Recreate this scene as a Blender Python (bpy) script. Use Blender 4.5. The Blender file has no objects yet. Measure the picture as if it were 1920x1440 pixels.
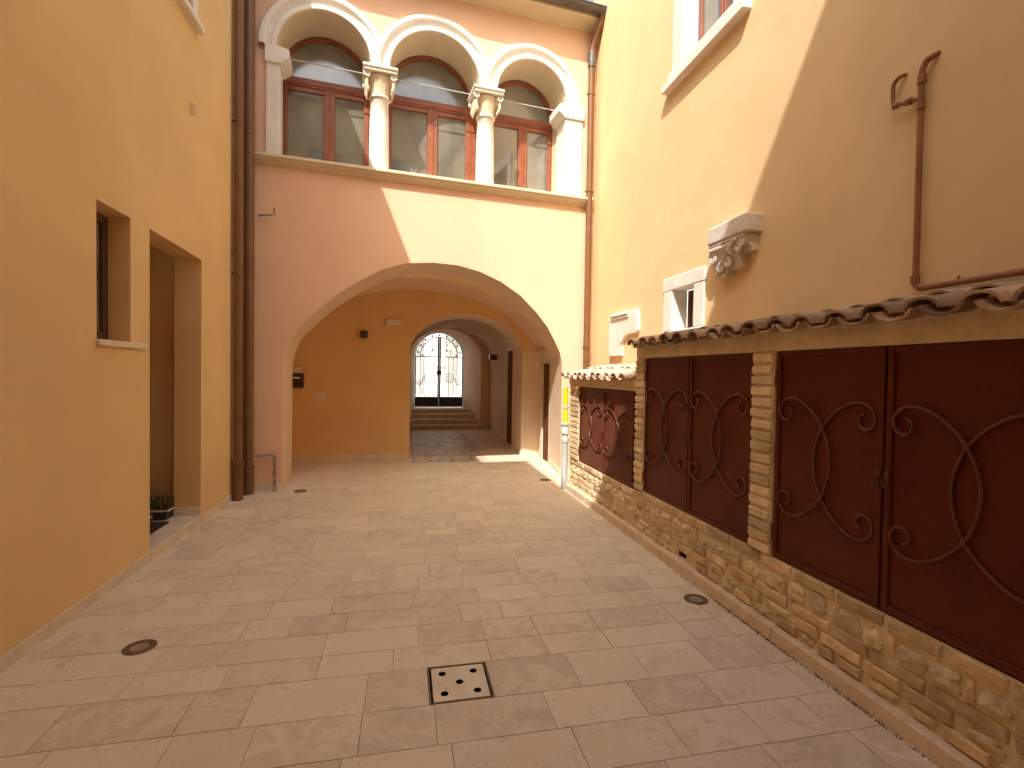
import bpy, bmesh, math, random
from mathutils import Vector, Matrix, noise
from math import sin, cos, pi, radians, sqrt, atan2
scene = bpy.context.scene
COL = scene.collection

# ------------------------------------------------------------ camera
cam = bpy.data.cameras.new('camera'); cam_o = bpy.data.objects.new('camera', cam); COL.objects.link(cam_o)
cam.sensor_width = 36; cam.lens = 940/1920*36; cam.clip_start = .02; cam.clip_end = 500
yaw, pitch, roll = radians(12.0), radians(-1.3), radians(.9)
fw = Vector((sin(yaw)*cos(pitch), cos(yaw)*cos(pitch), sin(pitch)))
rt = Vector((cos(yaw), -sin(yaw), 0)); up = rt.cross(fw)
r2 = rt*cos(roll)+up*sin(roll); u2 = up*cos(roll)-rt*sin(roll)
m = Matrix((r2, u2, -fw)).transposed().to_4x4(); m.translation = (0, 0, 1.55)
cam_o.matrix_world = m; scene.camera = cam_o

# ------------------------------------------------------------ light
SUN = Vector((1, 1.7, -2.46)).normalized()
world = bpy.data.worlds.new('World'); scene.world = world; world.use_nodes = True
nt = world.node_tree; sky = nt.nodes.new('ShaderNodeTexSky'); sky.sky_type = 'NISHITA'; sky.sun_disc = False
sky.sun_elevation = math.asin(-SUN.z); sky.sun_rotation = atan2(-SUN.x, -SUN.y)
sky.air_density = .8; sky.dust_density = 3.0; sky.ozone_density = .6
tint = nt.nodes.new('ShaderNodeMix'); tint.data_type = 'RGBA'; tint.blend_type = 'MULTIPLY'; tint.inputs[0].default_value = 1
tint.inputs[7].default_value = (1, .95, .78, 1); nt.links.new(sky.outputs[0], tint.inputs[6])
nt.links.new(tint.outputs[2], nt.nodes['Background'].inputs[0]); nt.nodes['Background'].inputs[1].default_value = .15
sl = bpy.data.lights.new('sun', 'SUN'); sl.energy = 1.9; sl.angle = radians(.5); sl.color = (1, .94, .87)
so = bpy.data.objects.new('sun', sl); COL.objects.link(so); so.location = (-10, -17, 25)
so.rotation_mode = 'QUATERNION'; so.rotation_quaternion = SUN.to_track_quat('-Z', 'Y')
scene.view_settings.view_transform = 'Standard'; scene.view_settings.look = 'None'
scene.view_settings.gamma = 1; scene.view_settings.exposure = 1.8
scene.render.engine = 'CYCLES'
scene.cycles.max_bounces = 14; scene.cycles.diffuse_bounces = 10; scene.cycles.use_denoising = True

# ------------------------------------------------------------ materials
def newmat(name):
    mt = bpy.data.materials.new(name); mt.use_nodes = True
    return mt, mt.node_tree, mt.node_tree.nodes['Principled BSDF']
def nd(t, k, **kw):
    n = t.nodes.new(k)
    for a, b in kw.items(): setattr(n, a, b)
    return n
def ramp(t, fac, stops):
    r = nd(t, 'ShaderNodeValToRGB'); e = r.color_ramp.elements
    while len(e) < len(stops): e.new(.5)
    for i, (p, c) in enumerate(stops):
        e[i].position = p; e[i].color = (*c, 1) if len(c) == 3 else c
    t.links.new(fac, r.inputs[0]); return r.outputs[0]
def noi(t, vec, scale, detail=4, rough=.55, dist=0):
    n = nd(t, 'ShaderNodeTexNoise'); n.inputs['Scale'].default_value = scale; n.inputs['Detail'].default_value = detail
    n.inputs['Roughness'].default_value = rough; n.inputs['Distortion'].default_value = dist
    if vec is not None: t.links.new(vec, n.inputs['Vector'])
    return n.outputs['Fac']
def mixc(t, fac, a, b, mode='MIX'):
    n = nd(t, 'ShaderNodeMix', data_type='RGBA', blend_type=mode)
    for s, v in ((0, fac), (6, a), (7, b)):
        if hasattr(v, 'links'): t.links.new(v, n.inputs[s])
        else: n.inputs[s].default_value = v if s == 0 else (*v, 1)
    return n.outputs[2]
def bump(t, bsdf, h, strength, dist=.01):
    b = nd(t, 'ShaderNodeBump'); b.inputs['Strength'].default_value = strength; b.inputs['Distance'].default_value = dist
    t.links.new(h, b.inputs['Height']); t.links.new(b.outputs[0], bsdf.inputs['Normal'])
def mathn(t, op, a, b=0.):
    n = nd(t, 'ShaderNodeMath', operation=op)
    for i, v in enumerate((a, b)):
        if hasattr(v, 'links'): t.links.new(v, n.inputs[i])
        else: n.inputs[i].default_value = v
    return n.outputs[0]

def surf(name, c1, c2, scale=1.2, rough=.85, grain=0, gb=.25, fine=None, spec=.5, metal=0, tone=0, stain=None, trowel=0):
    """mottled two-colour surface with a fine grain bump; tone = strength of the per-piece shade in the 'tone' attribute"""
    mt, t, b = newmat(name)
    geo = nd(t, 'ShaderNodeNewGeometry').outputs['Position']
    f = noi(t, geo, scale, 5, .6, .3)
    c = ramp(t, f, [(.36, c1), (.66, c2)])
    if fine:
        f2 = noi(t, geo, fine[0], 3, .7)
        c = mixc(t, ramp(t, f2, [(.5, (0, 0, 0)), (.72, (fine[1],)*3)]), c, fine[2])
    if stain:
        f3 = noi(t, geo, stain[0], 6, .7, .8)
        c = mixc(t, ramp(t, f3, [(stain[1], (0, 0, 0)), (stain[1]+.12, (stain[2],)*3)]), c, stain[3])
    if tone:
        a = nd(t, 'ShaderNodeAttribute', attribute_name='tone').outputs['Color']
        sep = nd(t, 'ShaderNodeSeparateColor'); t.links.new(a, sep.inputs[0])
        v = mathn(t, 'ADD', mathn(t, 'MULTIPLY', sep.outputs[0], tone), 1-tone/2)
        comb = nd(t, 'ShaderNodeCombineColor')
        for i in range(3): t.links.new(v, comb.inputs[i])
        c = mixc(t, 1., c, comb.outputs[0], 'MULTIPLY')
    t.links.new(c, b.inputs['Base Color']); b.inputs['Roughness'].default_value = rough
    b.inputs['Metallic'].default_value = metal; b.inputs['Specular IOR Level'].default_value = spec
    if grain:
        h = noi(t, geo, grain, 4, .65)
        if trowel: h = mathn(t, 'ADD', h, mathn(t, 'MULTIPLY', noi(t, geo, 5, 5, .6, .6), 4*trowel))
        bump(t, b, h, gb, .004)
    return mt

def plaster(name, c, var=.1, stain=None):
    d = tuple(x*(1-var) for x in c)
    return surf(name, d, c, .9, .92, 190, .55, fine=(60, .10, tuple(x*.8 for x in c)), spec=.2, stain=stain or (1.7, .60, .22, tuple(x*.84 for x in c)), trowel=.5)

M = {}
M['ochre'] = plaster('ochre_plaster', (.81, .60, .30))
M['ochre2'] = plaster('pale_ochre_plaster', (.82, .62, .355))
M['pink'] = plaster('salmon_plaster', (.84, .56, .395))
M['yellow'] = plaster('yellow_shade_plaster', (.81, .545, .245))  # ochre reveals use it too, with their shaded tone put into the colour
M['vault'] = plaster('vault_plaster', (.80, .60, .42))
M['archband'] = plaster('pale_arch_plaster', (.82, .66, .48))
M['soffit'] = plaster('cream_soffit_plaster', (.72, .63, .47))
M['stone'] = surf('white_stone', (.74, .72, .66), (.84, .82, .77), 3, .75, 120, .6, fine=(25, .35, (.6, .56, .5)), stain=(6, .57, .4, (.52, .47, .38)), trowel=.3)
M['base'] = surf('travertine', (.66, .56, .42), (.78, .69, .55), 5, .6, 150, .3, fine=(40, .3, (.5, .4, .28)))
M['kerb'] = surf('kerb_stone', (.66, .50, .34), (.76, .62, .46), 6, .7, 160, .4, fine=(45, .4, (.42, .3, .2)), stain=(5, .58, .6, (.33, .24, .13)))
M['relief'] = surf('carved_stone', (.62, .57, .51), (.77, .72, .66), 9, .8, 90, .9, fine=(30, .5, (.36, .3, .27)))
M['wood'] = surf('red_brown_wood', (.23, .07, .035), (.34, .11, .055), 7, .45, 60, .15)
M['doorwood'] = surf('matt_brown_door', (.13, .05, .025), (.19, .075, .035), 6, .9, 60, .15, spec=.05)
M['darkwood'] = surf('dark_wood', (.07, .025, .012), (.11, .04, .02), 7, .5, 60, .15)
M['maroon'] = surf('maroon_enamel', (.082, .007, .0005), (.108, .014, .001), 2.2, .5, 130, .25, fine=(38, .25, (.16, .045, .012)), spec=.22, trowel=.35)
_b = M['maroon'].node_tree.nodes['Principled BSDF']; _b.inputs['Sheen Weight'].default_value = .10; _b.inputs['Sheen Roughness'].default_value = .45; _b.inputs['Sheen Tint'].default_value = (1, .72, .5, 1)   # dusty paint
M['iron'] = surf('maroon_iron', (.095, .018, .004), (.135, .034, .010), 16, .45, 90, .4)
M['black'] = surf('black_iron', (.02, .022, .026), (.04, .042, .046), 20, .5, 90, .3)
M['copper'] = surf('brown_painted_metal', (.155, .068, .024), (.205, .095, .036), 6, .45, 90, .15, spec=.6)
M['gaspipe'] = surf('copper_gas_pipe', (.22, .09, .035), (.33, .14, .06), 14, .4, 90, .2)
M['rust'] = surf('rusty_pipe', (.10, .03, .02), (.62, .5, .38), 34, .7, 90, .5)
M['gutter'] = surf('dark_gutter', (.06, .05, .05), (.13, .11, .10), 7, .35, 90, .2, spec=.6)
M['grey'] = surf('grey_painted_metal', (.40, .42, .42), (.52, .54, .53), 8, .5, 90, .2)
M['yellowpaint'] = surf('yellow_enamel', (.85, .62, .01), (.90, .68, .015), 8, .35)
M['mortar'] = surf('cream_mortar', (.64, .51, .31), (.76, .63, .42), 7, .95, 110, .9, fine=(35, .4, (.42, .31, .17)), stain=(3.2, .60, .55, (.30, .21, .10)))
M['brick'] = surf('old_brick', (.49, .34, .18), (.66, .50, .29), 11, .9, 90, 1., fine=(22, .5, (.33, .20, .09)), tone=.5, stain=(9, .50, .75, (.72, .58, .37)))
M['palebrick'] = surf('pale_brick', (.60, .45, .26), (.74, .60, .39), 12, .9, 120, .9, fine=(30, .4, (.45, .3, .17)), tone=.5)
M['rubble'] = surf('rubble_stone', (.56, .43, .25), (.72, .59, .38), 14, .95, 80, 1., fine=(24, .5, (.36, .25, .12)), tone=.35, stain=(11, .48, .8, (.72, .59, .38)))
M['tile'] = surf('weathered_roof_tile', (.25, .155, .095), (.42, .29, .185), 9, .9, 80, .8, fine=(26, .4, (.50, .40, .26)), tone=.9, stain=(7, .56, .6, (.12, .085, .06)))
M['paletile'] = surf('pale_roof_tile', (.50, .33, .24), (.66, .48, .36), 9, .9, 80, .8, fine=(26, .4, (.7, .58, .45)), tone=.5)
M['plastic'] = surf('white_plastic', (.72, .68, .6), (.76, .72, .64), 3, .4)
M['darkbox'] = surf('dark_plastic', (.05, .022, .018), (.07, .03, .025), 9, .4)
M['brass'] = surf('dull_steel_ring', (.14, .10, .065), (.22, .165, .11), 30, .45, 90, .3, metal=.6)
M['mat'] = surf('coir_mat', (.035, .016, .008), (.06, .03, .015), 70, .95, 200, 1.)
M['hole'] = surf('dark_void', (.012, .008, .006), (.02, .014, .01), 9, .9)  # near-black colour standing in for the shade inside holes
M['white_wall'] = surf('white_render', (.74, .73, .70), (.82, .81, .78), 2, .9, 90, .3, stain=(1.2, .55, .5, (.5, .5, .48)))
M['greywall'] = surf('grey_shutter', (.30, .30, .29), (.38, .38, .37), 2, .9)
M['grass'] = surf('seedling_green', (.10, .085, .03), (.24, .18, .08), 40, .8)
M['mossy'] = surf('dark_moss', (.07, .06, .02), (.18, .14, .07), 40, .95)
M['roofing'] = surf('brick_red_roof', (.30, .16, .10), (.42, .24, .16), 5, .9, 40, .5)
M['joint'] = surf('paving_joint', (.24, .18, .12), (.62, .52, .39), 2.4, .95, 120, .6)
M['street'] = surf('street_asphalt', (.42, .40, .37), (.52, .50, .46), 5, .9, 90, .4)

def paving_mat():
    mt, t, b = newmat('worn_limestone_slab')
    geo = nd(t, 'ShaderNodeNewGeometry').outputs['Position']
    a = nd(t, 'ShaderNodeAttribute', attribute_name='tone').outputs['Color']
    sep = nd(t, 'ShaderNodeSeparateColor'); t.links.new(a, sep.inputs[0])
    off = nd(t, 'ShaderNodeVectorMath', operation='MULTIPLY_ADD')
    t.links.new(a, off.inputs[0]); off.inputs[1].default_value = (37, 53, 71); t.links.new(geo, off.inputs[2])
    p = off.outputs[0]
    f = noi(t, p, 5.5, 9, .64, .9)                     # crisp patches of worn patina, different on each slab
    f = mathn(t, 'ADD', f, mathn(t, 'MULTIPLY', mathn(t, 'SUBTRACT', sep.outputs[1], .60), .20))
    lite = ramp(t, noi(t, p, 3.0, 5, .6, .5), [(.3, (.66, .56, .43)), (.7, (.735, .635, .495))])
    dark = ramp(t, noi(t, p, 14, 4, .6), [(.3, (.50, .405, .305)), (.7, (.58, .485, .37))])
    c = mixc(t, ramp(t, f, [(.53, (0, 0, 0)), (.565, (.5,)*3), (.66, (.68,)*3)]), lite, dark)
    vein = mathn(t, 'ABSOLUTE', mathn(t, 'SUBTRACT', noi(t, p, 4.2, 5, .6, 1.4), .5))
    c = mixc(t, ramp(t, vein, [(.0, (.75,)*3), (.022, (0, 0, 0))]), c, (.70, .59, .46))
    pits = noi(t, p, 95, 2, .6)
    pm = noi(t, p, 6, 2, .5)
    pf = mathn(t, 'MULTIPLY', ramp(t, pits, [(.60, (0, 0, 0)), (.68, (1, 1, 1))]), ramp(t, pm, [(.46, (0, 0, 0)), (.60, (.8,)*3)]))
    c = mixc(t, pf, c, (.24, .17, .12))
    big = noi(t, geo, .8, 3, .5)
    c = mixc(t, ramp(t, big, [(.35, (0, 0, 0)), (.7, (.28,)*3)]), c, (.70, .60, .46))
    v = mathn(t, 'ADD', mathn(t, 'MULTIPLY', sep.outputs[0], .10), .95)
    comb = nd(t, 'ShaderNodeCombineColor')
    for i in range(3): t.links.new(v, comb.inputs[i])
    c = mixc(t, 1., c, comb.outputs[0], 'MULTIPLY')
    t.links.new(c, b.inputs['Base Color'])
    b.inputs['Roughness'].default_value = .62; b.inputs['Specular IOR Level'].default_value = .35
    h = mathn(t, 'ADD', mathn(t, 'MULTIPLY', f, -.7), mathn(t, 'MULTIPLY', noi(t, geo, 140, 3, .6), .35))
    bump(t, b, h, .35, .006)
    return mt
M['paving'] = paving_mat()
M['cobble'] = surf('dark_sett', (.42, .33, .23), (.58, .47, .34), 9, .45, 60, .8, tone=.5, spec=.5)

def glass_mat(name, col, rough):
    mt, t, b = newmat(name)
    geo = nd(t, 'ShaderNodeNewGeometry').outputs['Position']
    c = ramp(t, noi(t, geo, 1.6, 3, .5, .6), [(.35, tuple(x*.6 for x in col)), (.65, col)])
    t.links.new(c, b.inputs['Base Color']); b.inputs['Roughness'].default_value = rough
    b.inputs['IOR'].default_value = 1.9; b.inputs['Specular IOR Level'].default_value = .8
    return mt
M['glass'] = glass_mat('window_glass', (.22, .215, .185), .04)
M['fan'] = glass_mat('fanlight_glass', (.24, .25, .235), .15)
M['lens'] = glass_mat('lamp_lens', (.30, .24, .17), .25)

# ------------------------------------------------------------ mesh helper
rnd = random.Random(7)
F0 = Vector((-1.836, 6.829, 0)); FD = Vector((4.556, .5, 0)).normalized(); FN = Vector((-FD.y, FD.x, 0))
def FW(s, t, z): return F0+FD*s+FN*t+Vector((0, 0, z))       # gallery front: along, inward, up
ID = lambda x, y, z: Vector((x, y, z))
class MB:
    def __init__(self, tf=ID): self.v = []; self.f = []; self.sm = []; self.tone = []; self.mi = {}; self.tf = tf; self.cur = (.5, .5, .5)
    def newtone(self): self.cur = (rnd.random(), rnd.random(), rnd.random())
    def add(self, pts, faces, smooth=False, raw=False):
        n = len(self.v); self.v += [Vector(p) if raw else self.tf(*p) for p in pts]
        for f in faces: self.f.append([n+i for i in f]); self.sm.append(smooth); self.tone.append(self.cur)
    def quad(self, *p): self.add(p, [tuple(range(len(p)))])
    def box(self, x0, x1, y0, y1, z0, z1, bev=0):
        if bev:
            b = bev; P = []
            for (x, sx) in ((x0, 1), (x1, -1)):
                for (y, sy) in ((y0, 1), (y1, -1)):
                    for (z, sz) in ((z0, 1), (z1, -1)):
                        P += [(x, y+sy*b, z+sz*b), (x+sx*b, y, z+sz*b), (x+sx*b, y+sy*b, z)]
            bm = bmesh.new(); vs = [bm.verts.new(p) for p in P]
            r = bmesh.ops.convex_hull(bm, input=vs)
            bm.verts.index_update()
            self.add([tuple(v.co) for v in bm.verts], [[v.index for v in f.verts] for f in bm.faces]); bm.free(); return
        P = [(x, y, z) for x in (x0, x1) for y in (y0, y1) for z in (z0, z1)]
        self.add(P, [(0, 1, 3, 2), (4, 6, 7, 5), (0, 4, 5, 1), (2, 3, 7, 6), (0, 2, 6, 4), (1, 5, 7, 3)])
    def loft(self, rings, closed=False, smooth=True, cap=False):
        n = len(rings[0]); base = [p for r in rings for p in r]; F = []
        for i in range(len(rings)-1):
            for j in range(n if closed else n-1):
                k = (j+1) % n; F.append((i*n+j, i*n+k, (i+1)*n+k, (i+1)*n+j))
        if cap: F.append(tuple(range(n))); F.append(tuple((len(rings)-1)*n+j for j in range(n)))
        self.add(base, F, smooth)
    def tube(self, path, r, n=10, cap=True):
        P = [self.tf(*p) for p in path]; rings = []; pu = None
        for i, p in enumerate(P):
            d = (P[min(i+1, len(P)-1)]-P[max(i-1, 0)]).normalized()
            if pu is None: pu = Vector((0, 0, 1)) if abs(d.z) < .9 else Vector((1, 0, 0))
            a = d.cross(pu).normalized(); u = a.cross(d).normalized(); pu = u
            rr = r(i/(len(P)-1)) if callable(r) else r
            rings.append([p+(a*cos(2*pi*k/n)+u*sin(2*pi*k/n))*rr for k in range(n)])
        o = self.tf; self.tf = lambda *q: Vector(q); self.loft(rings, True, True, cap); self.tf = o
    def lathe(self, prof, cx, cy, n=28, mod=None):
        rings = [[(cx+(r*(1+(mod(k/n, z) if mod else 0)))*cos(2*pi*k/n), cy+(r*(1+(mod(k/n, z) if mod else 0)))*sin(2*pi*k/n), z) for k in range(n)] for r, z in prof]
        self.loft(rings, True, True, True)
    def poly(self, outline, holes, fn):
        """flat sheet with holes; fn maps 2-D to the three coordinates"""
        bm = bmesh.new(); ed = []
        for loop in [outline]+list(holes):
            vs = [bm.verts.new((p[0], p[1], 0)) for p in loop]
            for i in range(len(vs)): ed.append(bm.edges.new((vs[i], vs[(i+1) % len(vs)])))
        bmesh.ops.triangle_fill(bm, use_beauty=True, edges=ed); bm.verts.index_update()
        self.add([fn(v.co.x, v.co.y) for v in bm.verts], [[v.index for v in f.verts] for f in bm.faces]); bm.free()
    def prism(self, outline, fa, fb):
        n = len(outline); A = [fa(*p) for p in outline]; B = [fb(*p) for p in outline]
        self.add(A+B, [tuple(range(n)), tuple(range(n, 2*n))]+[(i, (i+1) % n, n+(i+1) % n, n+i) for i in range(n)])
    def absorb(self, other, mat):
        n, k = len(self.v), len(self.f); self.v += other.v; self.f += [[n+i for i in f] for f in other.f]; self.sm += other.sm; self.tone += other.tone
        for i in range(len(other.f)): self.mi[k+i] = mat
        return self
    def build(self, name, mat, parent=None, angle=38):
        o0 = parent_loc(parent)
        me = bpy.data.meshes.new(name); me.from_pydata([tuple(p-o0) for p in self.v], [], self.f)
        me.polygons.foreach_set('use_smooth', self.sm)
        at = me.color_attributes.new('tone', 'FLOAT_COLOR', 'CORNER'); buf = []
        for p in me.polygons: buf += list((*self.tone[p.index], 1))*p.loop_total
        at.data.foreach_set('color', buf)
        bm = bmesh.new(); bm.from_mesh(me); bmesh.ops.recalc_face_normals(bm, faces=bm.faces); bm.to_mesh(me); bm.free()
        if any(self.sm): me.set_sharp_from_angle(angle=radians(angle))
        me.materials.append(M[mat]); ms = [mat]
        for i, mm_ in self.mi.items():
            if mm_ not in ms: ms.append(mm_); me.materials.append(M[mm_])
            me.polygons[i].material_index = ms.index(mm_)
        o = bpy.data.objects.new(name, me); COL.objects.link(o)
        if parent: o.parent = parent
        return o
def parent_loc(p):
    v = Vector((0, 0, 0))
    while p: v = v+p.location; p = p.parent
    return v
def thing(name, label, cat, loc, group=None):
    o = bpy.data.objects.new(name, None); COL.objects.link(o); o.location = loc; o.empty_display_size = .1
    return tag(o, label, cat, group)
def tag(o, label, cat, group=None):
    o['label'] = label; o['category'] = cat
    if group: o['group'] = group
    return o
def struct(o): o['kind'] = 'structure'; return o
def lab(o, l): o['label'] = l; return o
def arc(cx, cz, a, b, n=28, t0=0, t1=pi): return [(cx+a*cos(t0+(t1-t0)*i/n), cz+b*sin(t0+(t1-t0)*i/n)) for i in range(n+1)]
XL, XR = -1.985, 2.8

# ============================================================ GROUND
g = MB(); g.poly([(-80, -60), (80, -60), (80, 15.3), (-80, 15.3)], [[(.125, 2.317), (.436, 2.317), (.436, 2.623), (.125, 2.623)]], lambda a, b: (a, b, -.0045)); struct(g.build('ground', 'joint'))
g = MB(); g.box(-80, 80, 15.32, 120, -.6, .47); struct(g.build('street', 'street'))
pv = MB(); cb = MB()
def slab(mb, x0, x1, y0, y1, gap=.0018, h=.0, e=.0018):
    mb.newtone(); j = lambda k=.0012: rnd.uniform(-k, k)
    q = [(x0+gap+j(), y0+gap+j()), (x1-gap+j(), y0+gap+j()), (x1-gap+j(), y1-gap+j()), (x0+gap+j(), y1-gap+j())]
    z = [h+j(.0008) for _ in range(4)]; cx, cy = (x0+x1)/2, (y0+y1)/2
    inn = [(a+(e if a < cx else -e), b+(e if b < cy else -e)) for a, b in q]
    mb.add([(a, b, -.016) for a, b in q]+[(a, b, z[i]-e*.5) for i, (a, b) in enumerate(q)]+[(a, b, z[i]) for i, (a, b) in enumerate(inn)],
           [(8, 9, 10, 11)]+[(4+i, 4+(i+1) % 4, 8+(i+1) % 4, 8+i) for i in range(4)]+[(i, (i+1) % 4, 4+(i+1) % 4, 4+i) for i in range(4)])
ys = [-1.6, -1.33, -1.08, -.82, -.58, -.3, -.04, .22, .5, .74, 1.0, 1.3, 1.55, 1.81, 2.06, 2.32, 2.62, 2.83, 3.07, 3.31]
while ys[-1] < 13.5: ys.append(ys[-1]+rnd.choice((.2, .24, .24, .27, .3)))
for y0, y1 in zip(ys[:-1], ys[1:]):
    y1 = min(y1, 13.6)
    cob = y0 > 8.4; x0, x1 = -2.05, 2.5
    spans = [(x0, x1)] if not cob else [(x0, .14), (1.42, x1)]
    if abs(y0-2.32) < .01: spans = [(x0, .128), (.433, x1)]
    for a, b in spans:
        x = a-rnd.uniform(0, .3) if not (abs(y0-2.32) < .01 or cob) or a > 1 and not cob else a
        while x < b:
            w = rnd.choice((.26, .32, .38, .44, .52)); xe = x+w
            if b-xe < .16: xe = b
            slab(pv, x, min(xe, b), y0, y1); x = xe
y = 8.42
yc = yb0 = next(v for v in ys if v > 8.4)
while yc < 13.55:
    h = rnd.uniform(.10, .15); x = .14-rnd.uniform(0, .0)
    while x < 1.42:
        w = rnd.uniform(.2, .42); xe = x+w
        if 1.42-xe < .1: xe = 1.42
        slab(cb, x, xe, yc, min(yc+h, 13.6), .009, rnd.uniform(.001, .006), .008); x = xe
    yc += h
struct(pv.build('paving', 'paving')); bed = MB(); bed.quad((.14, yb0, -.0025), (1.42, yb0, -.0025), (1.42, 13.6, -.0025), (.14, 13.6, -.0025)); struct(cb.absorb(bed, 'mossy').build('passage_paving', 'cobble'))
# kerb along the cabinets
k = MB(); y = .3
while y < 6.42:
    ye = min(y+rnd.uniform(.9, 1.2), 6.42)
    if 6.42-ye < .3: ye = 6.42
    k.box(2.11+rnd.uniform(-.002, .002), 2.19, y+.002, ye-.002, -.02, .085+rnd.uniform(-.002, .002), .008); y = ye
struct(k.build('kerb', 'kerb'))

# ============================================================ OCHRE HOUSE (left)
H = thing('ochre_house', 'plain ochre plastered house with a slit window and a deep doorway', 'house', (XL, 3, 0))
HL, HT, YS = 7.55, 9.5, 1.885
win = [(3.79, 1.73), (4.205, 1.73), (4.205, 2.64), (3.79, 2.64)]
door = [(4.485, .0), (5.50, .0), (5.52, 2.615), (4.485, 2.64)]
upw = [(4.45, 4.80), (5.25, 4.80), (5.25, 6.1), (4.45, 6.1)]
w = MB()
w.poly([(-3, -.02), (4.485, -.02), door[3], door[2], (5.50, -.02), (7.25, -.02), (7.25, HL), (YS, HL), (YS, HT), (-3, HT)], [win, upw], lambda a, b: (XL, a, b))
def recess(mb, loop, d, skip=None):
    n = len(loop)
    for i in range(n):
        if i == skip: continue
        (a, b), (c, e) = loop[i], loop[(i+1) % n]
        mb.quad((XL, a, b), (XL, c, e), (XL-d, c, e), (XL-d, a, b))
w.build('wall', 'ochre', H); w = MB()
recess(w, win, .34); w.build('window_reveal', 'yellow', H); w = MB()  # deeper yellow than the wall, painting shade into the recess
recess(w, upw, .16); w.build('window_reveal', 'yellow', H); w = MB()  # same shade-tinted yellow as the slit window's recess
w.quad((XL, 5.50, -.02), (XL, 5.52, 2.615), (XL-.24, 5.52, 2.62), (XL-.24, 5.50, -.02))     # far jamb, then a wider inner jamb
w.quad((XL-.24, 5.52, 2.62), (XL-.24, 5.50, -.02), (XL-.24, 5.66, -.02), (XL-.24, 5.66, 2.72))
w.quad((XL-.24, 5.66, -.02), (XL-.24, 5.66, 2.72), (XL-.75, 5.66, 2.72), (XL-.75, 5.66, -.02))
w.quad((XL, 4.485, -.02), (XL, 4.485, 2.64), (XL-.75, 4.485, 2.64), (XL-.75, 4.485, -.02))
w.quad((XL, 4.485, 2.64), (XL, 5.52, 2.615), (XL-.24, 5.52, 2.62), (XL-.24, 4.485, 2.66))
w.quad((XL-.24, 4.485, 2.66), (XL-.24, 5.66, 2.66), (XL-.24, 5.66, 2.74), (XL-.24, 4.485, 2.74))
w.quad((XL-.24, 4.485, 2.735), (XL-.24, 5.66, 2.72), (XL-.75, 5.66, 2.72), (XL-.75, 4.485, 2.735))
w.build('door_reveal', 'yellow', H); w = MB()  # doorway shade painted in by the darker, more saturated yellow
w.quad((XL-5, YS, HL-.1), (XL, YS, HL-.1), (XL, YS, HT), (XL-5, YS, HT))
w.build('upper_wall', 'ochre', H)
for a0, a1 in ((-1.5, 4.483), (5.505, 6.62)): b = MB(); b.box(XL, XL+.013, a0, a1, -.02, .078, .003); b.build('baseboard', 'base', H)
b = MB()
b.box(XL-.735, XL-.25, 5.645, 5.659, .0, .165, .003); b.box(XL-.24, XL-.004, 5.485, 5.499, .0, .165, .003); b.build('baseboard', 'base', H)
b = MB(); b.box(XL-.76, XL-.04, 4.487, 5.655, -.02, .082); b.box(XL-.036, XL+.012, 4.487, 5.497, -.02, .084, .006); b.build('threshold', 'base', H)
b = MB(); b.box(XL-.77, XL-.72, 4.49, 5.65, .085, 2.72)
d_ = b.build('door', 'darkwood', H)
for zz in (.35, 1.15, 1.95):
    q = MB(); q.box(XL-.72, XL-.708, 4.62, 5.5, zz, zz+.6, .008); q.build('panel', 'darkwood', d_)
f = MB(); f.box(XL-0.200, XL-0.140, 3.80, 3.86, 1.74, 2.63, .006); f.box(XL-0.200, XL-0.140, 4.14, 4.20, 1.74, 2.63, .006)
f.box(XL-0.200, XL-0.140, 3.86, 4.14, 2.57, 2.63, .006); f.box(XL-0.200, XL-0.140, 3.86, 4.14, 1.74, 1.80, .006); f.box(XL-0.190, XL-0.150, 3.86, 4.14, 2.2, 2.225)
wf = f.build('window', 'darkwood', H)
q = MB(); q.box(XL-0.175, XL-0.165, 3.86, 4.14, 1.80, 2.57); q.build('pane', 'glass', wf)
q = MB(); q.box(XL-.14, XL+.028, 3.775, 4.40, 1.685, 1.728, .006); q.build('sill', 'base', wf)
f = MB()
for a0, a1 in ((4.46, 4.53), (4.81, 4.89), (5.17, 5.24)): f.box(XL-.14, XL-.08, a0, a1, 4.81, 6.09, .006)
f.box(XL-.14, XL-.08, 4.53, 5.17, 4.81, 4.88); f.box(XL-.14, XL-.08, 4.53, 5.17, 6.02, 6.09)
wf = f.build('window', 'darkwood', H)
q = MB(); q.box(XL-.115, XL-.105, 4.53, 5.17, 4.88, 6.02); q.build('pane', 'glass', wf)
q = MB(); q.box(XL-.08, XL+.075, 4.30, 5.405, 4.735, 4.80, .008)
q.box(XL-.0, XL+.02, 4.33, 4.448, 4.80, 6.2); q.box(XL, XL+.02, 5.252, 5.37, 4.80, 6.2); q.build('stone_surround', 'stone', wf)
r = MB(); r.box(-9, XL+.155, YS, 7.3, HL, HL+.12); r.box(-9, XL+.175, -6, YS-.003, HT, HT+.12); r.build('roof', 'roofing', H)

# wall vent
V = thing('air_vent', 'small round plaster coloured vent grille high on the ochre wall', 'vent', (XL, 5.285, 3.98))
q = MB(); q.lathe([(.001, 0), (.056, 0), (.06, .006), (.06, .010), (.052, .012)], 0, 0, 24)
q.v = [Vector((XL+v.z, 5.285+v.x, 3.98+v.y)) for v in q.v]; q.build('ring', 'kerb', V)
q = MB()
for i in range(-3, 4):
    hw = sqrt(.05**2-(i*.013)**2); q.box(XL+.010, XL+.016, 5.285-hw, 5.285+hw, 3.98+i*.013-.003, 3.98+i*.013+.003)
q.build('slats', 'kerb', V)

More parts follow.
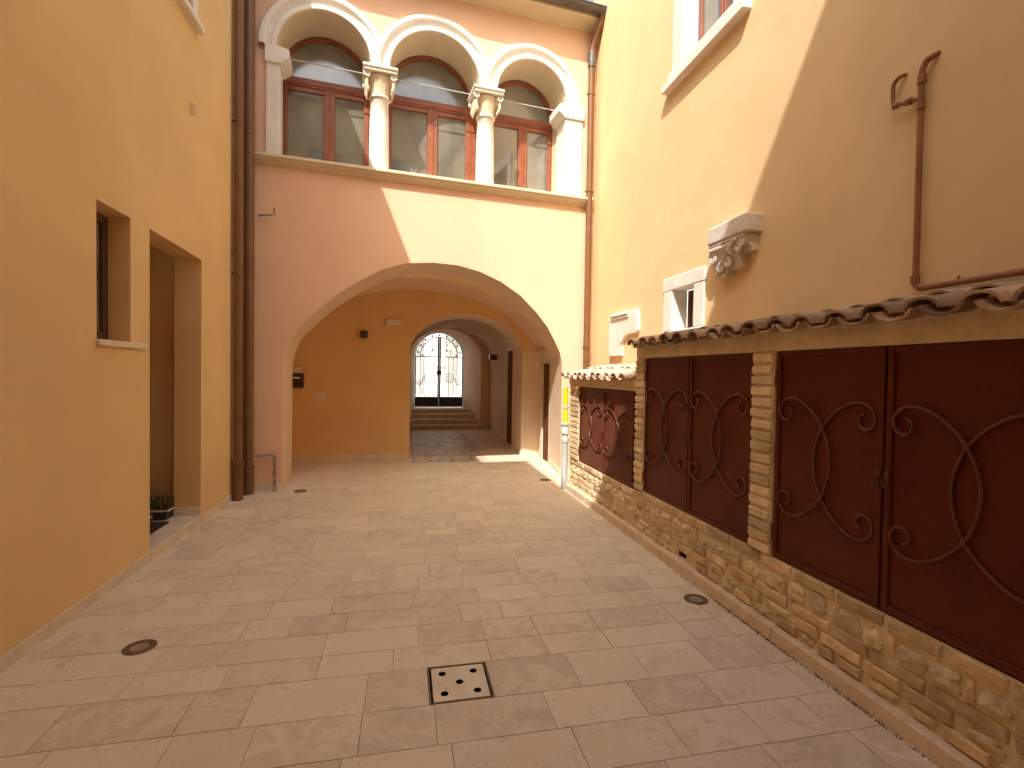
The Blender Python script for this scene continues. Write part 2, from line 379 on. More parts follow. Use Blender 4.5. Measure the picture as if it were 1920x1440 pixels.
# plant tray + mat in the doorway
T = thing('plant_tray', 'black plastic tray of brownish seedlings with a white tag on the doorstep', 'plant tray', (-2.42, 5.52, .083))
q = MB(); bx = (-2.66, -2.21, 5.33, 5.62)
q.loft([[(bx[0]+i, bx[2]+i, z), (bx[1]-i, bx[2]+i, z), (bx[1]-i, bx[3]-i, z), (bx[0]+i, bx[3]-i, z)] for i, z in ((.03, .084), (.0, .18), (-.008, .18), (-.008, .19), (.006, .19), (.03, .15))], True, False, True); q.build('tray', 'black', T)
q = MB(); q.box(-2.42, -2.34, 5.339, 5.343, .105, .145); q.v = [v+Vector((0, -.004-.0*(v.z), 0)) for v in q.v]; q.build('tag', 'plastic', T)
q = MB(); q.loft([[(bx[0]-.012, bx[2]-.012, z), (bx[1]+.012, bx[2]-.012, z), (bx[1]+.012, bx[3]+.012, z), (bx[0]-.012, bx[3]+.012, z)] for z in (.172, .192)], True, False); q.build('rim', 'relief', T)
q = MB()
for i in range(420):
    x, y = rnd.uniform(bx[0]+.03, bx[1]-.03), rnd.uniform(bx[2]+.03, bx[3]-.03); h = rnd.uniform(.07, .15); a = rnd.uniform(0, pi); q.newtone()
    dx, dy = cos(a)*.006, sin(a)*.006; lx, ly = rnd.uniform(-.03, .03), rnd.uniform(-.03, .03)
    q.add([(x-dx, y-dy, .15), (x+dx, y+dy, .15), (x+dx*1.4+lx*.6, y+dy*1.4+ly*.6, .15+h*.65), (x+lx, y+ly, .15+h), (x-dx*1.4+lx*.6, y-dy*1.4+ly*.6, .15+h*.65)], [(0, 1, 2, 3, 4)])
sd = q.build('seedlings', 'grass', T); sd['kind'] = 'stuff'
q = MB(); q.box(-2.66, -2.165, 4.62, 5.27, .083, .098, .006); tag(q.build('doormat', 'mat'), 'dark brown coir doormat lying on the pale doorstep', 'doormat')

# ============================================================ GALLERY HOUSE (facade, vault, passage)
G = thing('gallery_house', 'salmon plastered house with a three arched gallery above a wide vaulted passage', 'house', FW(2.2, 0, 0))
AP = [(.304, -.02), (.304, 1.60), (.33, 1.80), (.40, 1.98), (.566, 2.17), (.74, 2.35), (.965, 2.55), (1.238, 2.745), (1.52, 2.91), (1.82, 3.015), (2.206, 3.06), (2.55, 3.05), (2.878, 2.985), (3.2, 2.86), (3.5, 2.68), (3.76, 2.44), (3.936, 2.235), (4.05, 2.04), (4.14, 1.87), (4.18, 1.70), (4.18, -.02)]
ARC = [(.785, .57), (2.215, .62), (3.63, .54)]; ZS, Z0 = 5.57, 4.215
hole = [(.215, Z0), (4.17, Z0)]
for c_, r_ in reversed(ARC): hole += arc(c_, ZS, r_, r_, 24)
w = MB(FW)
w.poly([(-.16, -.02)]+AP+[(4.70, -.02), (4.70, 7.1), (-.16, 7.1)], [hole], lambda a, b: (a, 0, b))
TW = .55
w.build('front_wall', 'pink', G)
w = MB(FW)
for i in range(1, len(hole)):
    a, b = hole[i], hole[(i+1) % len(hole)]; w.quad((*a[:1], 0, a[1]), (b[0], 0, b[1]), (b[0], TW, b[1]), (a[0], TW, a[1]))
w.build('gallery_soffit', 'soffit', G)
w = MB(FW); w.box(.215, 4.17, .0, TW, Z0-.01, Z0-.004); w.box(.0, 4.4, TW+.07, TW+.09, 4.1, 6.4); w.build('gallery_floor', 'soffit', G)
# ledge under the arches
s_ = MB(FW); s_.prism([(.02, 4.215), (-.10, 4.215), (-.115, 4.205), (-.115, 4.175), (-.095, 4.165), (-.085, 4.145), (-.05, 4.13), (-.02, 4.10), (.0, 4.095), (.02, 4.095)], lambda t, z: (-.06, t, z), lambda t, z: (4.60, t, z)); s_.build('sill_ledge', 'soffit', G)
# archivolts
prof = [(.0, .01), (.0, -.035), (.006, -.042), (.05, -.042), (.056, -.036), (.06, -.014), (.072, -.006), (.10, -.012), (.125, -.03), (.135, -.05), (.15, -.058), (.19, -.06), (.205, -.052), (.21, -.03), (.21, .01)]
bounds = [(.005, 1.472), (1.476, 2.958), (2.962, 4.46)]
for (c_, r_), (b0, b1) in zip(ARC, bounds):
    q = MB(FW); rings = []
    for i in range(49):
        a = pi*i/48; rings.append([(min(max(c_+(r_+p)*cos(a), b0), b1), t, ZS+(r_+p)*sin(a)) for p, t in prof])
    q.loft(rings, False, True); q.build('archivolt', 'stone', G, 25)
# columns
def column(s):
    q = MB(FW)
    q.lathe([(.150, 4.205), (.150, 4.235), (.138, 4.245), (.133, 4.27), (.132, 4.6), (.127, 4.9), (.117, 5.185), (.122, 5.19), (.136, 5.198), (.140, 5.212), (.134, 5.226), (.118, 5.23)], s, .13, 36)
    c = q.build('column', 'stone', G, 50)
    q = MB(FW)
    q.lathe([(.118, 5.228), (.122, 5.27), (.132, 5.33), (.150, 5.41), (.165, 5.45), (.172, 5.47), (.165, 5.48)], s, .13, 48, lambda u, z: .035*cos(2*pi*u*12)*max(0, min(1, (5.45-z)/.08)))
    cp = q.build('capital', 'soffit', c, 60)
    for sx in (-1, 1):
        for tt in (.13-.165, .13+.165):
            q = MB(FW); pth = [(s+sx*(.165+(.046-.0022*i)*cos(-i*.42+.5)*1.0), tt, 5.455+(.046-.0022*i)*sin(-i*.42+.5)+.0) for i in range(20)]
            q.tube(pth, .011, 6)
            q.tube([(s+sx*.165, tt+.01, 5.455), (s+sx*.165, tt+(.045 if tt < .1 else -.045), 5.455)], .04, 14); q.build('volute', 'stone', cp, 50)
    q = MB(FW)
    for i in range(5):                                   # hanging leaves under the scrolls
        for sx in (-1, 1):
            q.tube([(s+sx*(.17+.012*sin(i)), .13+(i-2)*.07, 5.42), (s+sx*.175, .13+(i-2)*.07, 5.34), (s+sx*.15, .13+(i-2)*.07, 5.27)], lambda u: .022*(1-.5*abs(u-.4)), 8)
    q.build('leaves', 'soffit', cp, 60)
    q = MB(FW); q.box(s-.215, s+.215, -.075, .33, 5.492, 5.505, .004); q.box(s-.205, s+.205, -.07, .32, 5.505, 5.53, .006); q.box(s-.225, s+.225, -.09, .34, 5.53, 5.568, .007); q.build('abacus', 'stone', cp)
column(1.474); column(2.96)
# half pilasters at the ends
def pilaster(a, b, side):
    q = MB(FW); q.box(a, b, -.03, .30, 4.205, 5.40, .006); p = q.build('pilaster', 'stone', G)
    q = MB(FW); e = .10
    o = [(a-.01, 5.36), (b+.01, 5.36), (b+.01+(e if side < 0 else 0), 5.44), (b+.01+(e if side < 0 else 0), 5.54), (b+.01, 5.565), (a-.01, 5.565), (a-.01-(e if side > 0 else 0), 5.54), (a-.01-(e if side > 0 else 0), 5.44)]
    q.prism(o, lambda s, z: (s, -.055, z), lambda s, z: (s, .34, z)); q.build('impost', 'stone', p)
pilaster(.10, .255, -1); pilaster(4.15, 4.44, 1)
# windows
for i, (c_, r_) in enumerate(ARC):
    a0, a1 = c_-r_, c_+r_; q = MB(FW); t0, t1 = TW-.035, TW+.035
    ml = c_+.04
    q.box(a0+.004, a0+.075, t0, t1, Z0, 5.41, .006); q.box(a1-.075, a1-.004, t0, t1, Z0, 5.41, .006)
    q.box(ml-.075, ml-.003, t0-.012, t1, Z0, 5.41, .008); q.box(ml+.003, ml+.075, t0-.005, t1, Z0, 5.41, .008); q.box(ml-.012, ml+.012, t0-.022, t0, Z0, 5.41, .003)
    q.box(a0+.004, a1-.004, t0-.01, t1, 5.412, 5.53, .008); q.box(a0+.075, a1-.075, t0-.022, t0-.012, 5.44, 5.475, .003)
    q.box(a0+.075, ml-.075, t0+.004, t1-.01, Z0, Z0+.09); q.box(ml+.075, a1-.075, t0+.004, t1-.01, Z0, Z0+.09)
    q.box(a0+.075, ml-.075, t0+.004, t1-.01, 5.35, 5.408, .004); q.box(ml+.075, a1-.075, t0+.004, t1-.01, 5.35, 5.408, .004)
    rings = [[(c_+(r_-p)*cos(pi*j/32), t, 5.55+(r_-p)*sin(pi*j/32)) for p, t in ((.0, t0), (.05, t0), (.05, t1), (0, t1))] for j in range(33)]
    q.loft(rings, True, False)
    wf = q.build('window', 'wood', G)
    for b0, b1 in ((a0+.075, ml-.075), (ml+.075, a1-.075)):
        q = MB(FW); q.box(b0, b1, TW-.004, TW+.004, Z0+.09, 5.35); q.build('pane', 'glass', wf)
    q = MB(FW); q.prism([(a1-.04, 5.53)]+arc(c_, 5.55, r_-.045, r_-.045, 24)+[(a0+.04, 5.53)], lambda s, z: (s, TW-.003, z), lambda s, z: (s, TW+.004, z)); q.build('fanlight', 'fan', wf)
    q = MB(FW); q.tube([(a0, .25, 5.60), (a1, .25, 5.595)], .008, 8); q.build('tie_rod', 'grey', G)
for a, b in ((1.352, 1.598), (2.832, 3.092)): q = MB(FW); q.box(a, b, TW-.03, TW+.05, Z0, 5.6); q.build('window_post', 'wood', G)
# cornice and roof
q = MB(FW); q.prism([(0.02, 6.71), (-.02, 6.71), (-.03, 6.75), (-.10, 6.775), (-.19, 6.785), (-.22, 6.80), (-.225, 6.85), (.02, 6.85)], lambda t, z: (-.2, t, z), lambda t, z: (4.72, t, z)); q.build('cornice', 'soffit', G)
q = MB(FW); q.prism([(-.27, 6.875), (-.27, 6.95), (3, 7.9), (9.2, 7.2), (9.2, 7.1), (.05, 7.0), (.0, 6.9)], lambda t, z: (-1.5, t, z), lambda t, z: (5.5, t, z)); q.build('roof', 'roofing', G)
# vault, jambs
NR = len(AP)
def dep(i):
    u = i/(NR-1); return Vector((-.06+.15*u, .83+.12*u, 0))
def yb(x): return 7.70+(x+1.6)*.12
RA = [FW(s, 0, z) for s, z in AP]
RB = [Vector((p.x+dep(i).x, yb(p.x+dep(i).x), p.z)) for i, p in enumerate(RA)]
w = MB(); w.loft([[tuple(p) for p in RA], [tuple(p) for p in RB]], False, True); w.build('arch_soffit', 'archband', G, 30)
w = MB(); prof2 = [(-1.93, -.02), (-1.93, 1.70)]+[(.25+2.18*cos(pi-pi*j/22), 1.70+1.30*sin(pi*j/22)) for j in range(1, 22)]+[(2.46, 1.70), (2.46, -.02)]
def yb(x): return 7.70+(x+1.6)*.12
w.loft([[(x, yb(x), z) for x, z in prof2], [(x, 9.16, z) for x, z in prof2]], False, True)
w.build('vault', 'vault', G, 30)
w = MB()   # back of the front wall around the arch
RBl = [(p.x, p.z) for p in RB]
w.poly([(-2.4, -.02)]+RBl+[(3.2, -.02), (3.2, 3.6), (-2.4, 3.6)], [], lambda a, b: (a, yb(a), b)); w.build('inner_wall', 'vault', G)
B2 = [(.077, -.02), (.077, 1.88)]+[(1.103+1.026*cos(pi-pi*j/24), 1.90+.70*sin(pi*j/24)) for j in range(1, 24)]+[(2.129, 1.88), (2.129, -.02)]
w = MB(); w.poly([(-2.2, -.02)]+B2+[(2.7, -.02), (2.7, 3.3), (-2.2, 3.3)], [], lambda a, b: (a, 9.13, b)); w.build('back_wall', 'yellow', G)
w = MB(); w.box(2.131, 2.47, 9.124, 9.13, -.02, 1.95); w.build('pier_face', 'archband', G)
w = MB(); w.loft([[(x, y, z) for x, z in B2] for y in (9.13, 9.98)], False, True); w.build('inner_arch', 'archband', G, 30)
B3 = [(-.06, -.02), (-.06, 1.9)]+[(1.10+1.16*cos(pi-pi*j/24), 1.92+.80*sin(pi*j/24)) for j in range(1, 24)]+[(2.26, 1.9), (2.26, -.02)]
w = MB(); w.loft([[(x, y, z) for x, z in B3] for y in (9.98, 13.62)], False, True); w.poly(B2+list(reversed(B3)), [], lambda a, b: (a, 9.981, b)); w.build('passage_vault', 'vault', G, 30)
B4 = [(.10, -.02), (.10, 1.90)]+[(1.06+.96*cos(pi-pi*j/24), 1.92+.78*sin(pi*j/24)) for j in range(1, 24)]+[(2.02, 1.90), (2.02, -.02)]
B5 = [(.26, -.02), (.26, 1.99)]+[(.97+.71*cos(pi-pi*j/24), 2.0+.71*sin(pi*j/24)) for j in range(1, 24)]+[(1.69, 1.99), (1.69, -.02)]
w = MB(); w.loft([[(x, 13.6, z) for x, z in B4], [(x, 14.97, z) for x, z in B5], [(x, 15.3, z) for x, z in B5]], False, True)
w.poly(B4+list(reversed([(-.2, -.02), (-.2, 3.0), (2.4, 3.0), (2.4, -.02)])), [], lambda a, b: (a, 13.6, b)); w.build('gateway', 'vault', G, 30)
w = MB(); w.poly([(-7, -.5), (.26, -.5)]+B5[1:-1]+[(1.69, -.5), (9, -.5), (9, 7.2), (-7, 7.2)], [], lambda a, b: (a, 15.3, b))
w.quad((-7, 7, -.02), (-7, 15.3, -.02), (-7, 15.3, 7.2), (-7, 7, 7.2)); w.quad((9, 7, -.02), (9, 15.3, -.02), (9, 15.3, 7.2), (9, 7, 7.2)); w.build('street_wall', 'white_wall', G)
# baseboards of the chamber and pillars
def bbx(*a, tf=ID): b = MB(tf); b.box(*a); b.build('baseboard', 'base', G)
bbx(-1.93, .075, 9.116, 9.13, -.01, .08, .003)
for a0, a1 in ((0, NR-1),):
    for i0, off in ((0, .013), (NR-1, -.013)):
        p, q_ = RA[i0], RB[i0]; o = Vector((off, 0, 0))
        P = [Vector((v.x, v.y, 0)) for v in (p, q_)]
        b = MB(); b.add([tuple(P[0]), tuple(P[1]), tuple(P[1]+o), tuple(P[0]+o)]+[tuple(v+Vector((0, 0, .09))) for v in (P[0], P[1], P[1]+o, P[0]+o)], [(0, 1, 2, 3), (4, 5, 6, 7), (0, 1, 5, 4), (1, 2, 6, 5), (2, 3, 7, 6), (3, 0, 4, 7)]); b.build('baseboard', 'base', G)
bbx(-.15, .317, -.013, 0, -.02, .09, .003, tf=FW); bbx(4.167, 4.68, -.013, 0, -.02, .09, .003, tf=FW)
bbx(2.13, 2.45, 9.116, 9.13, -.01, .09, .003); bbx(2.115, 2.129, 9.116, 9.98, -.01, .09, .003); bbx(2.246, 2.26, 11.15, 13.5, -.01, .09, .003)
b = MB()
for i in range(4): b.box(2.246, 2.259, 13.2+.3*i, 13.55+.3*i, .0, .24+.12*i)
b.build('baseboard', 'base', G)
# stone doorways on the right of the chamber and of the passage
def doorway(x, y0, y1, zt, dark):
    q = MB(); q.box(x-.05, x, y0-.10, y0, -.01, zt, .004); q.box(x-.05, x, y1, y1+.12, -.01, zt, .004)
    q.box(x-.05, x, y0-.10, y1+.12, zt+.002, zt+.12, .004); q.box(x-.075, x, y0-.13, y1+.15, zt+.12, zt+.16, .004); q.box(x-.10, x, y0-.16, y1+.18, zt+.162, zt+.20, .004); q.box(x-.13, x, y0-.19, y1+.21, zt+.202, zt+.25, .006)
    d = q.build('stone_doorway', 'base', G)
    q = MB(); q.box(x-.02, x-.003, y0+.001, y1-.001, .0, zt); l = q.build('door', dark, d)
    q = MB(); q.box(x-.03, x-.02, y0+.08, y1-.08, .2, zt*.45, .004); q.box(x-.03, x-.02, y0+.08, y1-.08, zt*.5, zt-.12, .004); q.build('panel', dark, l)
doorway(2.46, 8.28, 8.72, 1.72, 'doorwood'); doorway(2.26, 10.15, 11.0, 2.02, 'doorwood')

# steps to the gate
q = MB()
for i in range(4):
    y0 = 13.48+.29*i; q.box(-.055, 2.255, y0, 15.32, .12*i-.02 if i == 0 else .12*i, .12*(i+1)-.03); q.box(-.055, 2.255, y0-.022, 15.32, .12*(i+1)-.03, .12*(i+1)-.002, .006)
tag(q.build('stone_steps', 'base'), 'four shallow stone steps rising to the iron gate at the passage end', 'steps')

# ============================================================ IRON GATE
I = thing('iron_gate', 'black wrought iron double gate with scrolls and leaves closing the passage arch', 'gate', (.97, 15, .48))
GC = .972
def spiral(cx, cz, r0, turns, sx, sz=1, a0=0, n=40): return [(cx+sx*(r0*(1-.88*i/n))*cos(a0+2*pi*turns*i/n), 15.0, cz+sz*(r0*(1-.88*i/n))*sin(a0+2*pi*turns*i/n)) for i in range(n+1)]
for sx in (-1, 1):
    q = MB(); X0 = GC+sx*.02; X1 = GC+sx*.69
    q.tube([(GC+sx*.026, 15, .5), (GC+sx*.026, 15, 2.56)], .0245, 8); q.tube([(X1, 15, .5), (X1, 15, 1.98)], .016, 8)
    q.tube([(X0, 15, 1.985), (X1, 15, 1.985)], .014, 8); q.tube([(X0, 15, .785), (X1, 15, .785)], .014, 8)
    for i in range(1, 6):
        xx = GC+sx*(.03+.132*i-.01); q.tube([(xx, 15, .78), (xx, 15, 1.98)], .0075, 6)
        for zz in (.84, 1.92): q.lathe([(.001, zz-.03), (.016, zz), (.001, zz+.03)], xx, 15, 8)
    q.tube([(GC+sx*.55*cos(a), 15, 2.0+.56*sin(a)) for a in [pi/2*i/20 for i in range(21)]], .013, 8)
    leaf = q.build('gate_leaf', 'black', I)
    q = MB(); q.box(min(X0, X1), max(X0, X1), 14.985, 15.005, .505, .78, .004); q.build('kick_panel', 'black', leaf)
    q = MB(); y_ = 14.985
    q = MB(); q.tube([(x, y_, z) for x, _, z in spiral(GC+sx*.31, 1.34, .17, 2.2, -sx, 1, -.3)], .010, 6); q.build('scroll', 'black', leaf)
    q = MB(); q.tube([(GC+sx*(.03+.10*sin(u*pi*.5)), y_, 1.55-.45*u) for u in [i/12 for i in range(13)]], .009, 6); q.build('scroll', 'black', leaf)
    q = MB(); q.tube([(x, y_, z) for x, _, z in spiral(GC+sx*.60, 1.24, .085, 1.8, sx, -1, -.4)], .009, 6); q.build('scroll', 'black', leaf)
    q = MB(); q.tube([(GC+sx*(.31+.17), y_, 1.36), (GC+sx*.49, y_, 1.24), (GC+sx*.53, y_, 1.17), (GC+sx*.60, y_, 1.155)], .009, 6); q.build('scroll', 'black', leaf)
    q = MB(); q.tube([(x, y_, z) for x, _, z in spiral(GC+sx*.10, 1.66, .075, 1.7, sx, 1, -1.2)], .009, 6); q.build('scroll', 'black', leaf)
    q = MB()
    for (x, z, r) in ((.10, 2.47, .03), (.19, 2.42, .033), (.22, 2.33, .033), (.21, 2.18, .04), (.50, 2.03, .03)):
        q.lathe([(.001, z-r), (r*.9, z-r*.2), (r*.6, z+r*.5), (.001, z+r)], GC+sx*x, 15, 7)
    for k_ in range(4): q.tube([(GC+sx*(.03+(.06+.09*k_)*u), 15, 2.02+(.42-.09*k_)*sin(u*pi/2)) for u in [i/8 for i in range(9)]], .004, 5)
    q.tube([(x, 15, z) for x, _, z in spiral(GC+sx*.33, 2.09, .07, 1.5, sx, 1, 0)], .005, 5)
    q.build('leaf_ornament', 'black', leaf)
q = MB(); q.box(GC-.07, GC+.07, 14.96, 14.99, 1.46, 1.58, .01); q.build('lock_box', 'black', I)
q = MB()
for i in range(9):
    a = pi*(i+.5)/9; r = .625; q.lathe([(.001, 2.0+r*sin(a)-.04), (.034, 2.0+r*sin(a)), (.022, 2.0+r*sin(a)+.02), (.001, 2.0+r*sin(a)+.045)], GC+r*cos(a), 15.01, 7)
for i in range(26):
    a = pi*(i+.5)/26; q.tube([(GC+ (.56+.14*u)*cos(a+.12*sin(u*6)), 15.01, 2.0+(.56+.14*u)*sin(a+.12*sin(u*6))) for u in [j/6 for j in range(7)]], .0045, 5)
q.tube([(GC+.69*cos(a), 15.01, 2.0+.69*sin(a)) for a in [pi*i/30 for i in range(31)]], .012, 8); q.tube([(GC-.71, 15.01, 1.985), (GC+.71, 15.01, 1.985)], .012, 8)
q.build('fixed_overthrow', 'black', I)

# house across the street
O = thing('white_house', 'sunlit white house across the street seen through the gate', 'house', (1, 24, .47))
q = MB(); q.box(-14, 18, 24, 30, .4, 9); q.build('wall', 'white_wall', O)
for xx in (-3.2, .55, 2.1, 5.5): q = MB(); q.box(xx-.25, xx+.25, 23.86, 24.0, .47, 8.6, .02); q.build('pilaster', 'greywall', O)
q = MB(); q.box(-14, 18, 23.7, 24, 8.6, 9.1); q.build('cornice', 'white_wall', O)

# ============================================================ SIDE HOUSE (right wall)
S = thing('yellow_house', 'half sunlit pale yellow house wall with stone framed windows above the tiled cabinets', 'house', (XR, 3, 0))
uw = [(4.0, 4.78), (4.84, 4.78), (4.84, 6.1), (4.0, 6.1)]; sw = [(4.51, 2.03), (4.925, 2.03), (4.925, 2.46), (4.51, 2.46)]
w = MB(); w.poly([(-3, -.02), (7.5, -.02), (7.5, 7.6), (-3, 7.6)], [uw, sw], lambda a, b: (XR, a, b)); w.build('wall', 'ochre2', S)
def frame(y0, y1, z0, z1, depth, bw):
    f = MB(); xa, xb = XR+depth, XR+depth+.06
    f.box(xa, xb, y0+.001, y0+bw, z0, z1, .006); f.box(xa, xb, y1-bw, y1-.001, z0, z1, .006); f.box(xa, xb, y0+bw, y1-bw, z0, z0+bw, .006); f.box(xa, xb, y0+bw, y1-bw, z1-bw, z1, .006)
    return f, xa
def surround(y0, y1, z0, z1, bl, bt, d, pr):
    q = MB(); q.box(XR-pr, XR+d, y0-bl, y0, z0, z1, .006); q.box(XR-pr-.001, XR+d, y1, y1+bl, z0, z1, .006); q.box(XR-pr-.004, XR+d, y0-bl-.01, y1+bl+.015, z1+.002, z1+bt, .008)
    return q
f, xa = frame(4.0, 4.84, 4.80, 6.1, .17, .06)
f.box(xa-.01, xa+.05, 4.36, 4.40, 4.86, 6.04, .006); f.box(xa-.01, xa+.05, 4.41, 4.46, 4.86, 6.04, .006)
wf = f.build('window', 'wood', S)
for a, b_ in ((4.06, 4.36), (4.46, 4.78)):
    q = MB(); q.box(xa+.02, xa+.03, a, b_, 4.86, 6.04); q.build('pane', 'glass', wf)
q = surround(4.0, 4.84, 4.80, 6.1, .19, .2, .17, .015); q.build('stone_frame', 'stone', wf)
q = MB(); q.box(XR-.085, XR+.17, 3.765, 5.13, 4.628, 4.712, .006); q.box(XR-.05, XR+.17, 3.80, 5.06, 4.714, 4.80, .006); q.build('sill', 'stone', wf)
f, xa = frame(4.51, 4.925, 2.03, 2.46, .17, .05); wf = f.build('window', 'darkwood', S)
q = MB(); q.box(xa+.02, xa+.03, 4.56, 4.875, 2.08, 2.41); q.build('pane', 'glass', wf)
q = surround(4.51, 4.925, 2.03, 2.46, .175, .14, .17, .018); q.box(XR-.022, XR+.17, 4.33, 5.11, 1.93, 2.028, .008); q.build('stone_frame', 'stone', wf)
r = MB(); r.box(XR-.0, 9, -6, 7.4, 7.6, 7.75); r.build('roof', 'roofing', S)

# house behind the viewer
R_ = thing('courtyard_house', 'tall ochre house closing the courtyard opposite the gallery', 'house', (0, -1.1, 0))
def RW(s, t, z): dd = Vector((1, .167, 0)).normalized(); return Vector((-1.985, -1.42, 0))+dd*s+Vector((-dd.y, dd.x, 0))*t+Vector((0, 0, z))
w = MB(RW); w.quad((-.1, 0, -.02), (5.2, 0, -.02), (5.2, 0, 9.5), (-.1, 0, 9.5)); w.build('wall', 'ochre2', R_)
r = MB(RW); r.box(-3, 9, -7, .2, 9.5, 9.62); r.build('roof', 'roofing', R_)
for a in (1.0, 3.2):
    for z in (3.6, 6.6):
        q = MB(RW); q.box(a, a+.9, 0, .03, z, z+1.5, .005); wf = q.build('window', 'wood', R_); q = MB(RW); q.box(a+.08, a+.82, .03, .036, z+.08, z+1.42); q.build('pane', 'glass', wf)

# ============================================================ METER CABINETS
XF = 2.165
def masonry(mb_m, mb_b, mb_r, y0, y1, z0, z1, hole=None):
    """mortar bed with bricks and rubble courses, facing the yard"""
    ny = max(2, int((y1-y0)/.035)); nz = max(2, int((z1-z0)/.035)); P = []
    for i in range(ny+1):
        for j in range(nz+1):
            y, z = y0+(y1-y0)*i/ny, z0+(z1-z0)*j/nz
            e = 0 if i in (0, ny) or j in (0, nz) else noise.noise(Vector((y*9, z*9, 1)))*.007
            P.append((XF+.004+e, y, z))
    Fc = []
    for i in range(ny):
        for j in range(nz):
            y, z = y0+(y1-y0)*(i+.5)/ny, z0+(z1-z0)*(j+.5)/nz
            if hole and hole[0] < y < hole[1] and hole[2] < z < hole[3]: continue
            a = i*(nz+1)+j; Fc.append((a, a+1, a+nz+2, a+nz+1))
    mb_m.add(P, Fc, True)
def brick(mb, y0, y1, z0, z1, pr=.008, x=XF):
    mb.newtone(); pr *= 1.2; j = lambda k=.004: rnd.uniform(-k, k); e = .006; sk = j(.006)
    o = [(y0+j(), z0+j(.003)), (y1+j(), z0+j(.003)+sk), (y1+j(), z1+j(.003)+sk), (y0+j(), z1+j(.003))]
    cy, cz = (y0+y1)/2, (z0+z1)/2; n = 7; ou = []
    for i in range(4):                                     # ragged outline
        a, b_ = o[i], o[(i+1) % 4]; m_ = 5 if i % 2 == 0 else 2
        for q in range(m_): ou.append((a[0]+(b_[0]-a[0])*q/m_+j(.0025), a[1]+(b_[1]-a[1])*q/m_+j(.0025)))
    inn = [(cy+(a-cy)*(1-e/max(.02, abs(y1-y0)/2)), cz+(b_-cz)*(1-e/(abs(z1-z0)/2))) for a, b_ in ou]; k_ = len(ou)
    mb.add([(x+.012, a, b_) for a, b_ in ou]+[(x-pr*.4, a, b_) for a, b_ in ou]+[(x-pr+j(.002), a, b_) for a, b_ in inn],
           [tuple(range(2*k_, 3*k_))]+[(r_*k_+i, r_*k_+(i+1) % k_, (r_+1)*k_+(i+1) % k_, (r_+1)*k_+i) for r_ in (0, 1) for i in range(k_)])
def rock(mb, cy, cz, ry, rz, pr=.02):
    mb.newtone(); n, m_ = 22, 5; sd = rnd.uniform(0, 99); rings = []
    for q in range(m_+1):
        u = q/m_; ring = []
        for i in range(n):
            a = 2*pi*i/n
            k_ = 1+.42*noise.noise(Vector((cos(a)*1.1+sd, sin(a)*1.1, sd)))+.20*noise.noise(Vector((cos(a)*3+sd, sin(a)*3, u*2)))
            sq = 1/max(abs(cos(a)), abs(sin(a)))**.55
            rr = (1-u**2.6)*k_*sq*.92 if q < m_ else .0
            y, z = cy+ry*rr*cos(a), cz+rz*rr*sin(a)
            ring.append((XF+.010-(pr*.95+.010)*u**.45*(1+.7*noise.noise(Vector((y*40, z*40, sd)))), y, z))
        rings.append(ring)
    mb.loft(rings, True, True)
def base_courses(y0, y1, ztop, bm, rm, hole=None):
    def clear(a, b_, c, d): return not (hole and b_ > hole[0]-.01 and a < hole[1]+.01 and d > hole[2]-.01 and c < hole[3]+.01)
    def course(z, h, p=1., lmin=.2, lmax=.30, pr=.008):
        y = y0+rnd.uniform(-.1, 0)
        while y < y1:
            L = rnd.uniform(lmin, lmax); a, b_ = max(y, y0+.005), min(y+L, y1-.005)
            if b_-a > .05 and rnd.random() < p and clear(a, b_, z, z+h): brick(bm, a+.008, b_-.008, z, z+h, pr)
            elif b_-a > .1 and clear(a, b_, z, z+h): rock(rm, (a+b_)/2, z+h/2, (b_-a)*.4, h*.5, .016)
            y += L+rnd.uniform(.0, .02)
    course(ztop-.062, .056, .97)
    z = ztop-.075
    y = y0+.08                                            # rubble course
    while y < y1-.06:
        ry = rnd.uniform(.05, .085); rock(rm, y+ry*.6, z-.055+rnd.uniform(-.012, .012), ry, rnd.uniform(.04, .055), rnd.uniform(.012, .026))
        y += ry*2+rnd.uniform(.0, .03)
        if rnd.random() < .35: brick(bm, y-.02, y+.012, z-.10, z-.01, .006); y += .05
    course(z-.172, .056, .93); course(z-.238, .055, .72, .14, .28, .012)
    course(z-.30, .05, .45, .1, .2, .014)
def pier(bm, y0, y1, z0, z1):
    n = int((z1-z0)/.068); h = (z1-z0)/n
    for i in range(n): brick(bm, y0+.004+rnd.uniform(-.004, .006), y1-.006+rnd.uniform(-.006, .004), z0+i*h+.006, z0+(i+1)*h-.008, .018)

